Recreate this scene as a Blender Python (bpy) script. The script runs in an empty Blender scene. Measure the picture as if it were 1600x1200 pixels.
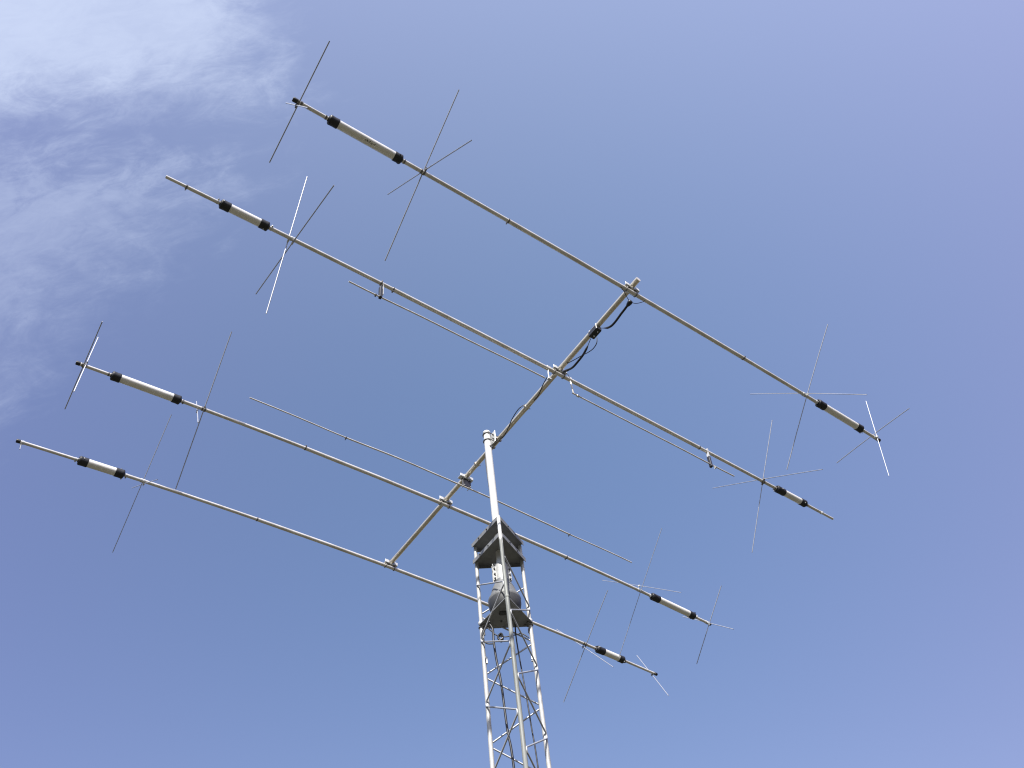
import bpy, bmesh, math, random
from mathutils import Vector, Matrix, Quaternion
random.seed(7)
scene = bpy.context.scene
col = scene.collection
# ---------------------------------------------------------------- camera
# measured layout of the place in metres (x right, y away from the photographer, z up, ground at 0)
CAM={"f": 1390.122, "fw": [0.0, 0.600613, 0.79954], "ri": [0.988426, 0.121293, -0.091115], "up": [0.151704, -0.790286, 0.593661]}
B=[-0.66449, 0.74668, 0.03043]
EL=[{"c": [1.1002, 3.9835, 7.9226], "x": [0.75416, 0.65669], "tilt": -0.01356, "sag": [0.00836, 0.00941], "L": {"end": 3.06, "hatA": 3.015, "co": 2.795, "ci": 2.19, "hatB": 2.02, "j": 1.24, "coi": 2.72, "cii": 2.255}, "R": {"end": 3.06, "hatA": 2.995, "co": 2.82, "ci": 2.22, "hatB": 2.05, "j": 1.285, "coi": 2.745, "cii": 2.31}}, {"c": [0.4247, 4.7426, 7.9535], "x": [0.74808, 0.66361], "tilt": 0.00235, "sag": [0.00681, 0.00423], "L": {"end": 3.57, "j2": 3.415, "co": 3.165, "ci": 2.77, "hatB": 2.58, "j": 1.69, "coi": 3.09, "cii": 2.84}, "R": {"end": 3.585, "j2": 3.41, "co": 3.18, "ci": 2.745, "hatB": 2.56, "j": 1.695, "coi": 3.1, "cii": 2.855}}, {"c": [-0.8436, 6.1678, 8.0116], "x": [0.75038, 0.66101], "tilt": -0.00322, "sag": [0.01172, 0.01094], "L": {"end": 3.555, "hatA": 3.495, "co": 3.28, "ci": 2.68, "hatB": 2.485, "j": 1.51, "coi": 3.205, "cii": 2.75}, "R": {"end": 3.545, "hatA": 3.485, "co": 3.31, "ci": 2.67, "hatB": 2.505, "j": 1.51, "coi": 3.225, "cii": 2.78}}, {"c": [-1.5601, 6.9728, 8.0444], "x": [0.74403, 0.66814], "tilt": 0.0087, "sag": [0.01089, 0.00878], "L": {"end": 3.705, "hatA": 3.665, "co": 3.195, "ci": 2.78, "hatB": 2.615, "j": 1.49, "coi": 3.115, "cii": 2.86}, "R": {"end": 3.705, "hatA": 3.645, "co": 3.195, "ci": 2.775, "hatB": 2.6, "coi": 3.115, "cii": 2.885}}]
RODS=[[0, -3.01, [-1.1745, 2.0036, 7.8872], [0.2882, -0.3373, 0.1507]], [0, -3.01, [-1.1975, 2.0167, 7.8787], [-0.1507, 0.1093, 0.4277]], [0, -2.015, [-0.4203, 2.6675, 7.9132], [0.3604, -0.4116, 0.4943]], [0, -2.015, [-0.3956, 2.6487, 7.9216], [0.3742, -0.3779, -0.5234]], [0, 2.05, [2.6751, 5.3281, 7.8439], [0.355, -0.3714, 0.5367]], [0, 2.05, [2.6427, 5.3251, 7.8597], [-0.3074, 0.3748, 0.5696]], [0, 3.0, [3.3384, 5.9459, 7.8184], [0.2863, -0.3397, -0.0584]], [0, 3.0, [3.3794, 5.9443, 7.7955], [0.0798, -0.06, 0.469]], [1, -2.575, [-1.5379, 3.0349, 7.8926], [0.136, -0.2008, 0.7026]], [1, -2.575, [-1.5117, 3.0595, 7.8878], [0.4696, -0.5164, -0.2372]], [1, 2.56, [2.3329, 6.4596, 7.917], [0.2839, -0.282, 0.6105]], [1, 2.56, [2.3524, 6.4258, 7.9428], [-0.3927, 0.4545, 0.4347]], [2, -3.495, [-3.4718, 3.8605, 7.875], [0.2848, -0.353, 0.0604]], [2, -3.495, [-3.4449, 3.8497, 7.8963], [-0.048, 0.0373, 0.4545]], [2, -2.48, [-2.695, 4.5212, 7.9564], [0.2623, -0.373, 0.5864]], [2, -2.48, [-2.7555, 4.5232, 7.9294], [-0.2374, 0.3278, 0.6163]], [2, 2.5, [1.0526, 7.8257, 7.9254], [0.3607, -0.3618, 0.5323]], [2, 2.5, [1.0419, 7.7903, 7.9698], [-0.345, 0.4206, 0.5081]], [2, 3.485, [1.7959, 8.483, 7.8447], [0.2296, -0.2201, 0.3351]], [2, 3.485, [1.7773, 8.4725, 7.8641], [-0.199, 0.2606, 0.3288]], [3, -3.665, [-4.2932, 4.5378, 7.8521], [-0.2104, 0.2092, 0.3511]], [3, -2.615, [-3.5048, 5.2311, 7.9446], [0.2646, -0.32, 0.5347]], [3, -2.615, [-3.5008, 5.2506, 7.9294], [-0.3692, 0.3874, 0.4336]], [3, 2.6, [0.3882, 8.7223, 7.9911], [0.3576, -0.3724, 0.4447]], [3, 2.6, [0.3532, 8.7294, 7.9821], [-0.2694, 0.3224, 0.5509]], [3, 3.65, [1.1376, 9.4231, 7.9457], [-0.1067, 0.1586, 0.4132]]]
DIR=[[-2.2491, 4.4171, 7.8572], [-1.9138, 4.7155, 7.8737], [-1.5559, 5.034, 7.881], [-1.1634, 5.3833, 7.91], [-0.7435, 5.757, 7.9148], [-0.6157, 5.8707, 7.9151], [-0.385, 6.076, 7.9158], [0.1575, 6.5588, 7.8956], [0.3477, 6.728, 7.8858], [0.7237, 7.0627, 7.8814], [0.9605, 7.2734, 7.8681]]
DIRC=[-0.5903, 5.8933, 8.0565]
GL=[[-1.1307, 3.3629, 7.7063], [-0.9238, 3.5464, 7.7136], [-0.6338, 3.8037, 7.736], [-0.2635, 4.1322, 7.7462], [0.1295, 4.4808, 7.7663], [0.2903, 4.6234, 7.7693]]
GR=[[0.5216, 4.8286, 7.7571], [0.5583, 4.8611, 7.7528], [0.9811, 5.2362, 7.753], [1.4471, 5.6496, 7.7537], [1.7606, 5.9277, 7.7471], [1.9861, 6.1277, 7.7496]]
GLS=[[-0.9243, 3.546, 7.9237], [-0.923, 3.5471, 7.7146]]
GRS=[[1.7728, 5.9385, 7.9524], [1.7503, 5.9185, 7.7211]]
GLB=[[0.3421, 4.6694, 7.9726], [0.3279, 4.6568, 7.7904]]
GRB=[[0.5214, 4.8284, 7.9719], [0.5216, 4.8286, 7.7571]]
BOOM=[[-1.5473, 6.9725, 8.099], [1.1784, 3.9047, 7.9759]]
BOX=[0.7645, 4.3559, 7.9997]
BOXC=[0.7755, 4.3484, 7.9447]
C1=[[0.8174, 4.3013, 7.9273], [0.8476, 4.2673, 7.8662], [0.874, 4.2377, 7.8195], [0.9041, 4.2039, 7.7943], [0.938, 4.1658, 7.7907], [0.9863, 4.1115, 7.8024], [1.0274, 4.0654, 7.8082], [1.0512, 4.0386, 7.814]]
C1b=[1.0655, 4.0226, 7.8146]
C1l=[[1.0648, 4.0233, 7.8519], [1.0619, 4.0266, 7.9202], [1.0564, 4.0328, 8.0057], [1.0564, 4.0328, 8.0827]]
C1r=[[1.0691, 4.0185, 7.7916], [1.0882, 3.997, 7.7493], [1.1182, 3.9633, 7.7081], [1.1586, 3.9179, 7.6674]]
C2=[[0.733, 4.3961, 7.9273], [0.7096, 4.4225, 7.8977], [0.6884, 4.4463, 7.8739], [0.6452, 4.4948, 7.8427], [0.5918, 4.5549, 7.835], [0.546, 4.6063, 7.8386], [0.5047, 4.6527, 7.873], [0.4697, 4.692, 7.9119]]
C2t=[[0.4865, 4.6731, 7.8575], [0.4976, 4.6606, 7.8088], [0.5044, 4.653, 7.754]]
C3=[[0.7783, 4.3453, 7.8542], [0.7652, 4.36, 7.7957], [0.7306, 4.3988, 7.779], [0.6869, 4.4479, 7.8033], [0.6399, 4.5007, 7.8477], [0.5859, 4.5615, 7.8926], [0.5367, 4.6167, 7.9363], [0.5017, 4.6931, 8.0179]]
C4=[[0.3189, 4.7996, 8.0047], [0.28, 4.8617, 8.0004], [0.2542, 4.9083, 7.9957], [0.2255, 4.9671, 7.988], [0.1861, 5.0158, 7.9884], [0.1434, 5.0896, 8.05], [0.088, 5.1167, 8.0644], [0.0495, 5.0973, 8.0175], [0.0091, 5.1392, 8.0207], [-0.0496, 5.2249, 8.017], [-0.0981, 5.3162, 8.0068], [-0.1452, 5.3959, 7.9999], [-0.1855, 5.429, 8.0061]]
K1=[[-0.4404, 5.4258, 5.8944], [-0.4204, 5.4274, 5.8387], [-0.4215, 5.4273, 5.7287], [-0.4143, 5.4279, 5.5763], [-0.3959, 5.4292, 5.3753], [-0.3834, 5.4301, 4.9995], [-0.3652, 5.4314, 4.7315]]
K2=[[-0.2492, 5.518, 6.2424], [-0.2496, 5.518, 6.0215], [-0.2575, 5.5176, 5.7834], [-0.2346, 5.5187, 5.3239], [-0.2236, 5.5191, 5.037], [-0.2129, 5.5195, 4.7568]]
K3=[[-0.4922, 5.3711, 5.8031], [-0.5032, 5.3701, 5.7409], [-0.4717, 5.373, 5.6861], [-0.4258, 5.3768, 5.6749]]
K4=[[-0.4572, 5.4244, 5.8609], [-0.4222, 5.4273, 5.8155], [-0.3913, 5.4296, 5.7824], [-0.331, 5.4336, 5.7627], [-0.2589, 5.4375, 5.7697], [-0.2106, 5.4396, 5.774], [-0.1625, 5.4412, 5.7316]]
KD=[[-0.3857, 5.43, 5.7933], [-0.3527, 5.4322, 5.7312]]
CLOUD_COL = (2.95, 3.36, 4.42, 1)
EDGES = ((0.0994, -0.942, 0.3205), (-0.9809, -0.0303, -0.1922), (-0.1951, 0.9034, -0.3818), (-0.5519, -0.8178, 0.1633))
SKY_POLY = [[0.4743, 0.4553, -0.2697], [0.5143, -0.1875, -0.7823], [0.8738, 0.4748, 0.7761], [1.2286, 1.4217, 3.1762], [0.0094, -0.2491, 0.9258], [0.1472, 0.512, 1.75], [-0.5505, -0.1744, 0.166], [-3.0989, -2.6058, -3.8443], [0.1706, 0.9334, 1.729]]

V = Vector
cam_d = bpy.data.cameras.new('camera')
cam = bpy.data.objects.new('camera', cam_d); col.objects.link(cam)
ri, up, fw = V(CAM['ri']), V(CAM['up']), V(CAM['fw'])
m = Matrix((ri, up, -fw)).transposed().to_4x4(); m.translation = V((0, 0, 1.6))
cam.matrix_world = m
cam_d.sensor_fit = 'HORIZONTAL'; cam_d.sensor_width = 36.0
cam_d.lens = CAM['f'] / 1600.0 * 36.0
cam_d.clip_start = 0.05; cam_d.clip_end = 20000
scene.camera = cam
scene.cycles.filter_width = 1.15
scene.render.resolution_x, scene.render.resolution_y = 1024, 768
scene.view_settings.view_transform = 'Standard'
scene.view_settings.look = 'None'
scene.view_settings.exposure = 0.87
scene.view_settings.gamma = 1.0
# ---------------------------------------------------------------- sun and sky
SUN_AZ, SUN_EL = math.radians(182), math.radians(43)      # azimuth clockwise from +y
SUN_DIR = V((math.cos(SUN_EL) * math.sin(SUN_AZ), math.cos(SUN_EL) * math.cos(SUN_AZ), math.sin(SUN_EL)))
sun_d = bpy.data.lights.new('sun', 'SUN'); sun_d.energy = 3.9; sun_d.angle = math.radians(0.53)
sun_d.color = (1.0, 0.96, 0.90)
sun = bpy.data.objects.new('sun', sun_d); col.objects.link(sun)
sun.rotation_euler = (-SUN_DIR).to_track_quat('-Z', 'Y').to_euler()
world = bpy.data.worlds.new('World'); scene.world = world
world.use_nodes = True
wt = world.node_tree; wt.nodes.clear()
def wn(t, **k):
    n = wt.nodes.new(t)
    for a, b in k.items(): setattr(n, a, b)
    return n
def wl(a, b): wt.links.new(a, b)
def wmath(op, a, b=None, clamp=False):
    n = wn('ShaderNodeMath', operation=op, use_clamp=clamp)
    for i, v in enumerate((a, b)):
        if v is None: continue
        if isinstance(v, (int, float)): n.inputs[i].default_value = v
        else: wl(v, n.inputs[i])
    return n.outputs[0]
def wramp(src, a, b, lo=0.0, hi=1.0):
    n = wn('ShaderNodeMapRange', interpolation_type='SMOOTHSTEP')
    wl(src, n.inputs[0])
    for i, v in enumerate((a, b, lo, hi)): n.inputs[i + 1].default_value = v
    return n.outputs[0]
out = wn('ShaderNodeOutputWorld'); bg = wn('ShaderNodeBackground')
wl(bg.outputs[0], out.inputs[0])
tc = wn('ShaderNodeTexCoord'); dirv = tc.outputs['Generated']
sky = wn('ShaderNodeTexSky', sky_type='NISHITA')
sky.sun_disc = False; sky.sun_elevation = SUN_EL; sky.sun_rotation = SUN_AZ
sky.air_density = 1.0; sky.dust_density = 1.5; sky.ozone_density = 1.0; sky.altitude = 100
bg.inputs[1].default_value = 0.12
def dotdir(d):
    n = wn('ShaderNodeVectorMath', operation='DOT_PRODUCT'); wl(dirv, n.inputs[0])
    n.inputs[1].default_value = V(d).normalized(); return n.outputs['Value']
# thin summer haze over the clear-sky model: a smooth second-order variation with direction, brighter near the zenith and the horizon
sp = wn('ShaderNodeSeparateXYZ'); wl(dirv, sp.inputs[0])
def comb(a, b, c):
    n = wn('ShaderNodeCombineXYZ'); wl(a, n.inputs[0]); wl(b, n.inputs[1]); wl(c, n.inputs[2]); return n.outputs[0]
def vdot(v, c):
    n = wn('ShaderNodeVectorMath', operation='DOT_PRODUCT'); wl(v, n.inputs[0]); n.inputs[1].default_value = c; return n.outputs['Value']
X_, Y_, Z_ = sp.outputs
q1 = comb(wmath('MULTIPLY', X_, X_), wmath('MULTIPLY', Y_, Y_), wmath('MULTIPLY', X_, Y_))
zero = wn('ShaderNodeValue'); zero.outputs[0].default_value = 0.0
q2 = comb(wmath('MULTIPLY', Y_, Z_), wmath('MULTIPLY', Z_, X_), zero.outputs[0])
chan = []
for k in range(3):
    c = [row[k] for row in SKY_POLY]
    t = wmath('ADD', vdot(dirv, (c[1], c[2], c[3])), vdot(q1, (c[4], c[5], c[6])))
    t = wmath('ADD', wmath('ADD', t, vdot(q2, (c[7], c[8], 0.0))), c[0])
    chan.append(wmath('MAXIMUM', t, 0.0))
ns_ = wn('ShaderNodeVectorMath', operation='SCALE'); wl(sky.outputs[0], ns_.inputs[0]); ns_.inputs['Scale'].default_value = 0.4
clear = wn('ShaderNodeVectorMath', operation='ADD'); wl(ns_.outputs[0], clear.inputs[0]); wl(comb(*chan), clear.inputs[1])
# wispy high cloud drifting in from one side of the sky
mp = wn('ShaderNodeMapping'); wl(dirv, mp.inputs[0]); mp.inputs['Rotation'].default_value = (0.3, 0.2, 0.75); mp.inputs['Scale'].default_value = (1.0, 2.0, 1.6)
n1 = wn('ShaderNodeTexNoise'); wl(mp.outputs[0], n1.inputs['Vector']); n1.inputs['Scale'].default_value = 3.2; n1.inputs['Detail'].default_value = 9; n1.inputs['Roughness'].default_value = 0.58; n1.inputs['Distortion'].default_value = 0.35
n2 = wn('ShaderNodeTexNoise'); wl(mp.outputs[0], n2.inputs['Vector']); n2.inputs['Scale'].default_value = 14; n2.inputs['Detail'].default_value = 8; n2.inputs['Roughness'].default_value = 0.65; n2.inputs['Distortion'].default_value = 0.6
mp3 = wn('ShaderNodeMapping'); wl(dirv, mp3.inputs[0]); mp3.inputs['Rotation'].default_value = (0.9, 0.1, 0.5); mp3.inputs['Scale'].default_value = (1.0, 3.2, 1.8)
n3 = wn('ShaderNodeTexNoise'); wl(mp3.outputs[0], n3.inputs['Vector']); n3.inputs['Scale'].default_value = 26; n3.inputs['Detail'].default_value = 8; n3.inputs['Roughness'].default_value = 0.7; n3.inputs['Distortion'].default_value = 1.2
tex = wmath('ADD', wmath('MULTIPLY', n1.outputs[0], 0.50), wmath('ADD', wmath('MULTIPLY', n2.outputs[0], 0.28), wmath('MULTIPLY', n3.outputs[0], 0.22)))
soft = wmath('ADD', wmath('MULTIPLY', wmath('SUBTRACT', n2.outputs[0], 0.5), 0.13), wmath('MULTIPLY', wmath('SUBTRACT', n3.outputs[0], 0.5), 0.05))
def edge(k, lo, hi, amt): return wramp(wmath('ADD', vdot(dirv, EDGES[k]), wmath('MULTIPLY', soft, amt)), lo, hi)
body = wmath('MULTIPLY', edge(0, -0.022, 0.060, 0.7), edge(1, -0.055, 0.075, 1.3))
wisp = wmath('MULTIPLY', edge(2, -0.020, 0.050, 1.2), edge(3, -0.045, 0.085, 1.3))
corner = wramp(vdot(dirv, (-0.400, 0.160, 0.903)), 0.96, 0.999)
ca = wmath('MULTIPLY', body, wmath('ADD', wramp(tex, 0.36, 0.64, 0.46, 0.72), wmath('MULTIPLY', corner, 0.16)))
cb = wmath('MULTIPLY', wisp, wramp(tex, 0.38, 0.64, 0.15, 0.40))
cc = wmath('MAXIMUM', ca, cb)
cl = wn('ShaderNodeMix', data_type='RGBA'); wl(cc, cl.inputs[0]); wl(clear.outputs[0], cl.inputs[6]); cl.inputs[7].default_value = CLOUD_COL
wl(cl.outputs[2], bg.inputs[0])
# ---------------------------------------------------------------- materials
def mat(name, base, rough=0.5, metal=0.0, var=0.0, scale=20.0, stretch=(1, 1, 1), rvar=0.0, bump=0.0, dirt=None, dirt_amt=0.0, dirt_scale=6.0, spec=None):
    mt = bpy.data.materials.new(name); mt.use_nodes = True
    nt = mt.node_tree; b = nt.nodes['Principled BSDF']
    b.inputs['Metallic'].default_value = metal
    b.inputs['Roughness'].default_value = rough
    if spec is not None: b.inputs['Specular IOR Level'].default_value = spec
    tcn = nt.nodes.new('ShaderNodeTexCoord'); mpn = nt.nodes.new('ShaderNodeMapping')
    mpn.inputs['Scale'].default_value = stretch
    nt.links.new(tcn.outputs['Object'], mpn.inputs[0])
    ns = nt.nodes.new('ShaderNodeTexNoise'); ns.inputs['Scale'].default_value = scale; ns.inputs['Detail'].default_value = 6
    ns.inputs['Roughness'].default_value = 0.65
    nt.links.new(mpn.outputs[0], ns.inputs['Vector'])
    mr = nt.nodes.new('ShaderNodeMapRange'); nt.links.new(ns.outputs[0], mr.inputs[0])
    mr.inputs[1].default_value = 0.3; mr.inputs[2].default_value = 0.7
    mr.inputs[3].default_value = 1 - var; mr.inputs[4].default_value = 1 + var * 0.5
    hs = nt.nodes.new('ShaderNodeHueSaturation'); hs.inputs['Color'].default_value = (*base, 1)
    nt.links.new(mr.outputs[0], hs.inputs['Value'])
    last = hs.outputs[0]
    if dirt:
        n2_ = nt.nodes.new('ShaderNodeTexNoise'); n2_.inputs['Scale'].default_value = dirt_scale; n2_.inputs['Detail'].default_value = 9
        n2_.inputs['Roughness'].default_value = 0.7
        nt.links.new(mpn.outputs[0], n2_.inputs['Vector'])
        r2 = nt.nodes.new('ShaderNodeMapRange'); nt.links.new(n2_.outputs[0], r2.inputs[0])
        r2.inputs[1].default_value = 0.45; r2.inputs[2].default_value = 0.62; r2.inputs[3].default_value = 0; r2.inputs[4].default_value = dirt_amt
        mx = nt.nodes.new('ShaderNodeMix'); mx.data_type = 'RGBA'
        nt.links.new(r2.outputs[0], mx.inputs[0]); nt.links.new(last, mx.inputs[6]); mx.inputs[7].default_value = (*dirt, 1)
        last = mx.outputs[2]
    nt.links.new(last, b.inputs['Base Color'])
    if rvar:
        rr = nt.nodes.new('ShaderNodeMapRange'); nt.links.new(ns.outputs[0], rr.inputs[0])
        rr.inputs[1].default_value = 0.3; rr.inputs[2].default_value = 0.7
        rr.inputs[3].default_value = max(0.05, rough - rvar); rr.inputs[4].default_value = min(1, rough + rvar)
        nt.links.new(rr.outputs[0], b.inputs['Roughness'])
    if bump:
        bp = nt.nodes.new('ShaderNodeBump'); bp.inputs['Strength'].default_value = bump; bp.inputs['Distance'].default_value = 0.002
        nt.links.new(ns.outputs[0], bp.inputs['Height']); nt.links.new(bp.outputs[0], b.inputs['Normal'])
    return mt
ALU = mat('aluminium', (0.84, 0.81, 0.75), 0.32, 0.40, 0.14, 9, (1, 1, 1), 0.10, 0, (0.50, 0.46, 0.38), 0.45, 6)
ALU_BOOM = mat('aluminium_boom', (0.84, 0.76, 0.62), 0.32, 0.65, 0.12, 9, (1, 1, 1), 0.08, 0, (0.50, 0.43, 0.32), 0.35, 4)
ALU_ROD = mat('aluminium_rod', (0.42, 0.43, 0.47), 0.45, 0.35, 0.10, 12)
BRIGHT = mat('bright_plate', (0.62, 0.63, 0.63), 0.45, 0.20, 0.12, 30)
STEEL = mat('bolt_steel', (0.22, 0.21, 0.20), 0.45, 0.7, 0.20, 60)
MAST = mat('galvanised_mast', (0.66, 0.66, 0.645), 0.50, 0.05, 0.05, 7, (1, 1, 0.4), 0.05, 0, (0.72, 0.72, 0.70), 0.35, 9)
ZINC = mat('galvanised_leg', (0.54, 0.535, 0.515), 0.50, 0.15, 0.18, 14, (1, 1, 0.3), 0.05, 0, (0.38, 0.38, 0.355), 0.55, 14)
FRONT_ZINC = mat('streaked_zinc', (0.32, 0.33, 0.31), 0.62, 0.10, 0.35, 34, (2.6, 2.6, 0.08), 0.1, 0, (0.12, 0.13, 0.12), 0.85, 30)
ZROD = mat('galvanised_brace', (0.44, 0.45, 0.47), 0.45, 0.35, 0.15, 14)
# the grey streaks on the front leg start in ragged patches below a paler top end
nt = FRONT_ZINC.node_tree; bs = nt.nodes['Principled BSDF']; old = bs.inputs['Base Color'].links[0].from_socket
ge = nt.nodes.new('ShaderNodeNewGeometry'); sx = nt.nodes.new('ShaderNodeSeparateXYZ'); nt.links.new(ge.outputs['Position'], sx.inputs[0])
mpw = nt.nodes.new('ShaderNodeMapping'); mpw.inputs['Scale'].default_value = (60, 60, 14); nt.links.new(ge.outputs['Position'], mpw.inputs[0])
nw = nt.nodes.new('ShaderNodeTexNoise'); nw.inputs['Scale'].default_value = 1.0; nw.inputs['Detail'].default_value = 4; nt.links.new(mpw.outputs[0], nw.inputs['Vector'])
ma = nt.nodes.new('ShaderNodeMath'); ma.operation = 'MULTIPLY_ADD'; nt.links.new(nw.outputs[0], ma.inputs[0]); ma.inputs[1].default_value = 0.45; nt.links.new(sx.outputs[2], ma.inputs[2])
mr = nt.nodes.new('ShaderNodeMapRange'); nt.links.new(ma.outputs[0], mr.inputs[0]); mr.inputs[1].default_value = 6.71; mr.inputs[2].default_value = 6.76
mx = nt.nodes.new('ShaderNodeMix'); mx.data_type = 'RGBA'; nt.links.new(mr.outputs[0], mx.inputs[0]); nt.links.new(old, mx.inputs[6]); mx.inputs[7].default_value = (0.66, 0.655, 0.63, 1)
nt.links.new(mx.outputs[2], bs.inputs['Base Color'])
COIL_M = mat('coil_cover', (0.93, 0.91, 0.86), 0.30, 0.22, 0.08, 9, (1, 1, 1), 0.08, 0, (0.66, 0.63, 0.56), 0.35, 7)
JAW = mat('cast_jaw', (0.50, 0.50, 0.48), 0.55, 0.10, 0.2, 20)
PLATE = mat('plate_steel', (0.27, 0.275, 0.28), 0.60, 0.35, 0.22, 9, (1, 1, 1), 0.1, 0.2, (0.15, 0.15, 0.15), 0.5, 7)
CAST = mat('cast_housing', (0.21, 0.215, 0.215), 0.50, 0.10, 0.25, 12, (1, 1, 1), 0.1, 0.2, (0.16, 0.16, 0.15), 0.6, 8)
DARKCAST = mat('dark_housing', (0.050, 0.052, 0.055), 0.55, 0.0, 0.25, 14)
BLACK = mat('black_rubber', (0.016, 0.017, 0.021), 0.50, 0.0, 0.30, 30, bump=0.15)
BLOCK = mat('black_plastic', (0.020, 0.021, 0.026), 0.42, 0.0, 0.20, 30)
CABLE = mat('cable_jacket', (0.013, 0.014, 0.018), 0.45, 0.0, 0.15, 30)
INK = mat('printed_ink', (0.03, 0.03, 0.03), 0.7)
GRASS = mat('dry_grass', (0.050, 0.048, 0.028), 0.95, 0.0, 0.45, 0.6, (1, 1, 1), 0, 0, (0.10, 0.085, 0.055), 0.7, 0.15)
# ---------------------------------------------------------------- mesh helpers
def frame(d):
    d = d.normalized(); a = V((0, 0, 1)) if abs(d.z) < 0.95 else V((1, 0, 0))
    u = d.cross(a).normalized(); return u, d.cross(u).normalized()
class MB:
    def __init__(s): s.v = []; s.f = []; s.sm = []
    def tube(s, pts, r, n=14, caps=True, smooth=True):
        pts = [V(p) for p in pts]; k = len(pts)
        rs = r if isinstance(r, (list, tuple)) else [r] * k
        t = []
        for i in range(k):
            a = pts[min(i + 1, k - 1)] - pts[max(i - 1, 0)]
            if a.length < 1e-9: a = t[-1] if t else V((0, 0, 1))
            t.append(a.normalized())
        u, w = frame(t[0]); b0 = len(s.v)
        for i in range(k):
            if i:
                qn = t[i - 1].rotation_difference(t[i]); u = qn @ u; w = qn @ w
            for j in range(n):
                a = 2 * math.pi * j / n
                s.v.append(pts[i] + (u * math.cos(a) + w * math.sin(a)) * rs[i])
        for i in range(k - 1):
            for j in range(n):
                j2 = (j + 1) % n
                s.f.append((b0 + i * n + j, b0 + i * n + j2, b0 + (i + 1) * n + j2, b0 + (i + 1) * n + j)); s.sm.append(smooth)
        if caps:
            s.f.append(tuple(b0 + j for j in range(n))[::-1]); s.sm.append(False)
            s.f.append(tuple(b0 + (k - 1) * n + j for j in range(n))); s.sm.append(False)
        return s
    def lathe(s, o, ax, prof, n=24):            # prof: (distance along axis, radius); a doubled point keeps a hard edge
        ax = V(ax).normalized(); pts = [V(o) + ax * h for h, r in prof]
        u, w = frame(ax); b0 = len(s.v); k = len(prof)
        for (h, r), p in zip(prof, pts):
            for j in range(n):
                a = 2 * math.pi * j / n
                s.v.append(p + (u * math.cos(a) + w * math.sin(a)) * max(r, 1e-4))
        for i in range(k - 1):
            if prof[i] == prof[i + 1]: continue
            for j in range(n):
                j2 = (j + 1) % n
                s.f.append((b0 + i * n + j, b0 + i * n + j2, b0 + (i + 1) * n + j2, b0 + (i + 1) * n + j)); s.sm.append(True)
        s.f.append(tuple(b0 + j for j in range(n))[::-1]); s.sm.append(False)
        s.f.append(tuple(b0 + (k - 1) * n + j for j in range(n))); s.sm.append(False)
        return s
    def box(s, c, ax, dims, ch=0.0):
        c = V(c); a, b, d = [V(x).normalized() for x in ax]; hx, hy, hz_ = [x / 2 for x in dims]
        if ch <= 0:
            b0 = len(s.v)
            for x, y, z in ((-1, -1, -1), (1, -1, -1), (1, 1, -1), (-1, 1, -1), (-1, -1, 1), (1, -1, 1), (1, 1, 1), (-1, 1, 1)):
                s.v.append(c + a * hx * x + b * hy * y + d * hz_ * z)
            for q_ in ((0, 3, 2, 1), (4, 5, 6, 7), (0, 1, 5, 4), (1, 2, 6, 5), (2, 3, 7, 6), (3, 0, 4, 7)):
                s.f.append(tuple(b0 + i for i in q_)); s.sm.append(False)
            return s
        ring = [(-hx + ch, -hy), (hx - ch, -hy), (hx, -hy + ch), (hx, hy - ch), (hx - ch, hy), (-hx + ch, hy), (-hx, hy - ch), (-hx, -hy + ch)]
        b0 = len(s.v); lv = ((-hz_, 1 - ch / min(hx, hy)), (-hz_ + ch, 1), (hz_ - ch, 1), (hz_, 1 - ch / min(hx, hy)))
        for z, k in lv:
            for x, y in ring: s.v.append(c + a * x * k + b * y * k + d * z)
        for i in range(3):
            for j in range(8):
                j2 = (j + 1) % 8
                s.f.append((b0 + i * 8 + j, b0 + i * 8 + j2, b0 + i * 8 + 8 + j2, b0 + i * 8 + 8 + j)); s.sm.append(False)
        s.f.append(tuple(b0 + j for j in range(8))[::-1]); s.sm.append(False)
        s.f.append(tuple(b0 + 24 + j for j in range(8))); s.sm.append(False)
        return s
    def prism(s, poly, z0, z1):
        b0 = len(s.v); n = len(poly)
        for z in (z0, z1):
            for p in poly: s.v.append(V((p[0], p[1], z)))
        for j in range(n):
            j2 = (j + 1) % n; s.f.append((b0 + j, b0 + j2, b0 + n + j2, b0 + n + j)); s.sm.append(False)
        s.f.append(tuple(b0 + j for j in range(n))[::-1]); s.sm.append(False)
        s.f.append(tuple(b0 + n + j for j in range(n))); s.sm.append(False)
        return s
    def ubolt(s, c, axis, side, r, rod, leg, n=8):    # U round a pipe: closed side away from `side`, threaded legs pointing to `side`
        c = V(c); axis = V(axis).normalized(); side = V(side).normalized(); w = axis.cross(side).normalized()
        pts = [c + w * r + side * leg]
        for i in range(13):
            a = math.pi * i / 12; pts.append(c + w * r * math.cos(a) - side * r * math.sin(a))
        pts.append(c - w * r + side * leg)
        s.tube(pts, rod, n)
        for sg in (1, -1):
            s.tube([c + w * r * sg + side * (leg - 0.014), c + w * r * sg + side * (leg - 0.005)], rod * 2.1, 6, smooth=False)
        return s
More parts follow.
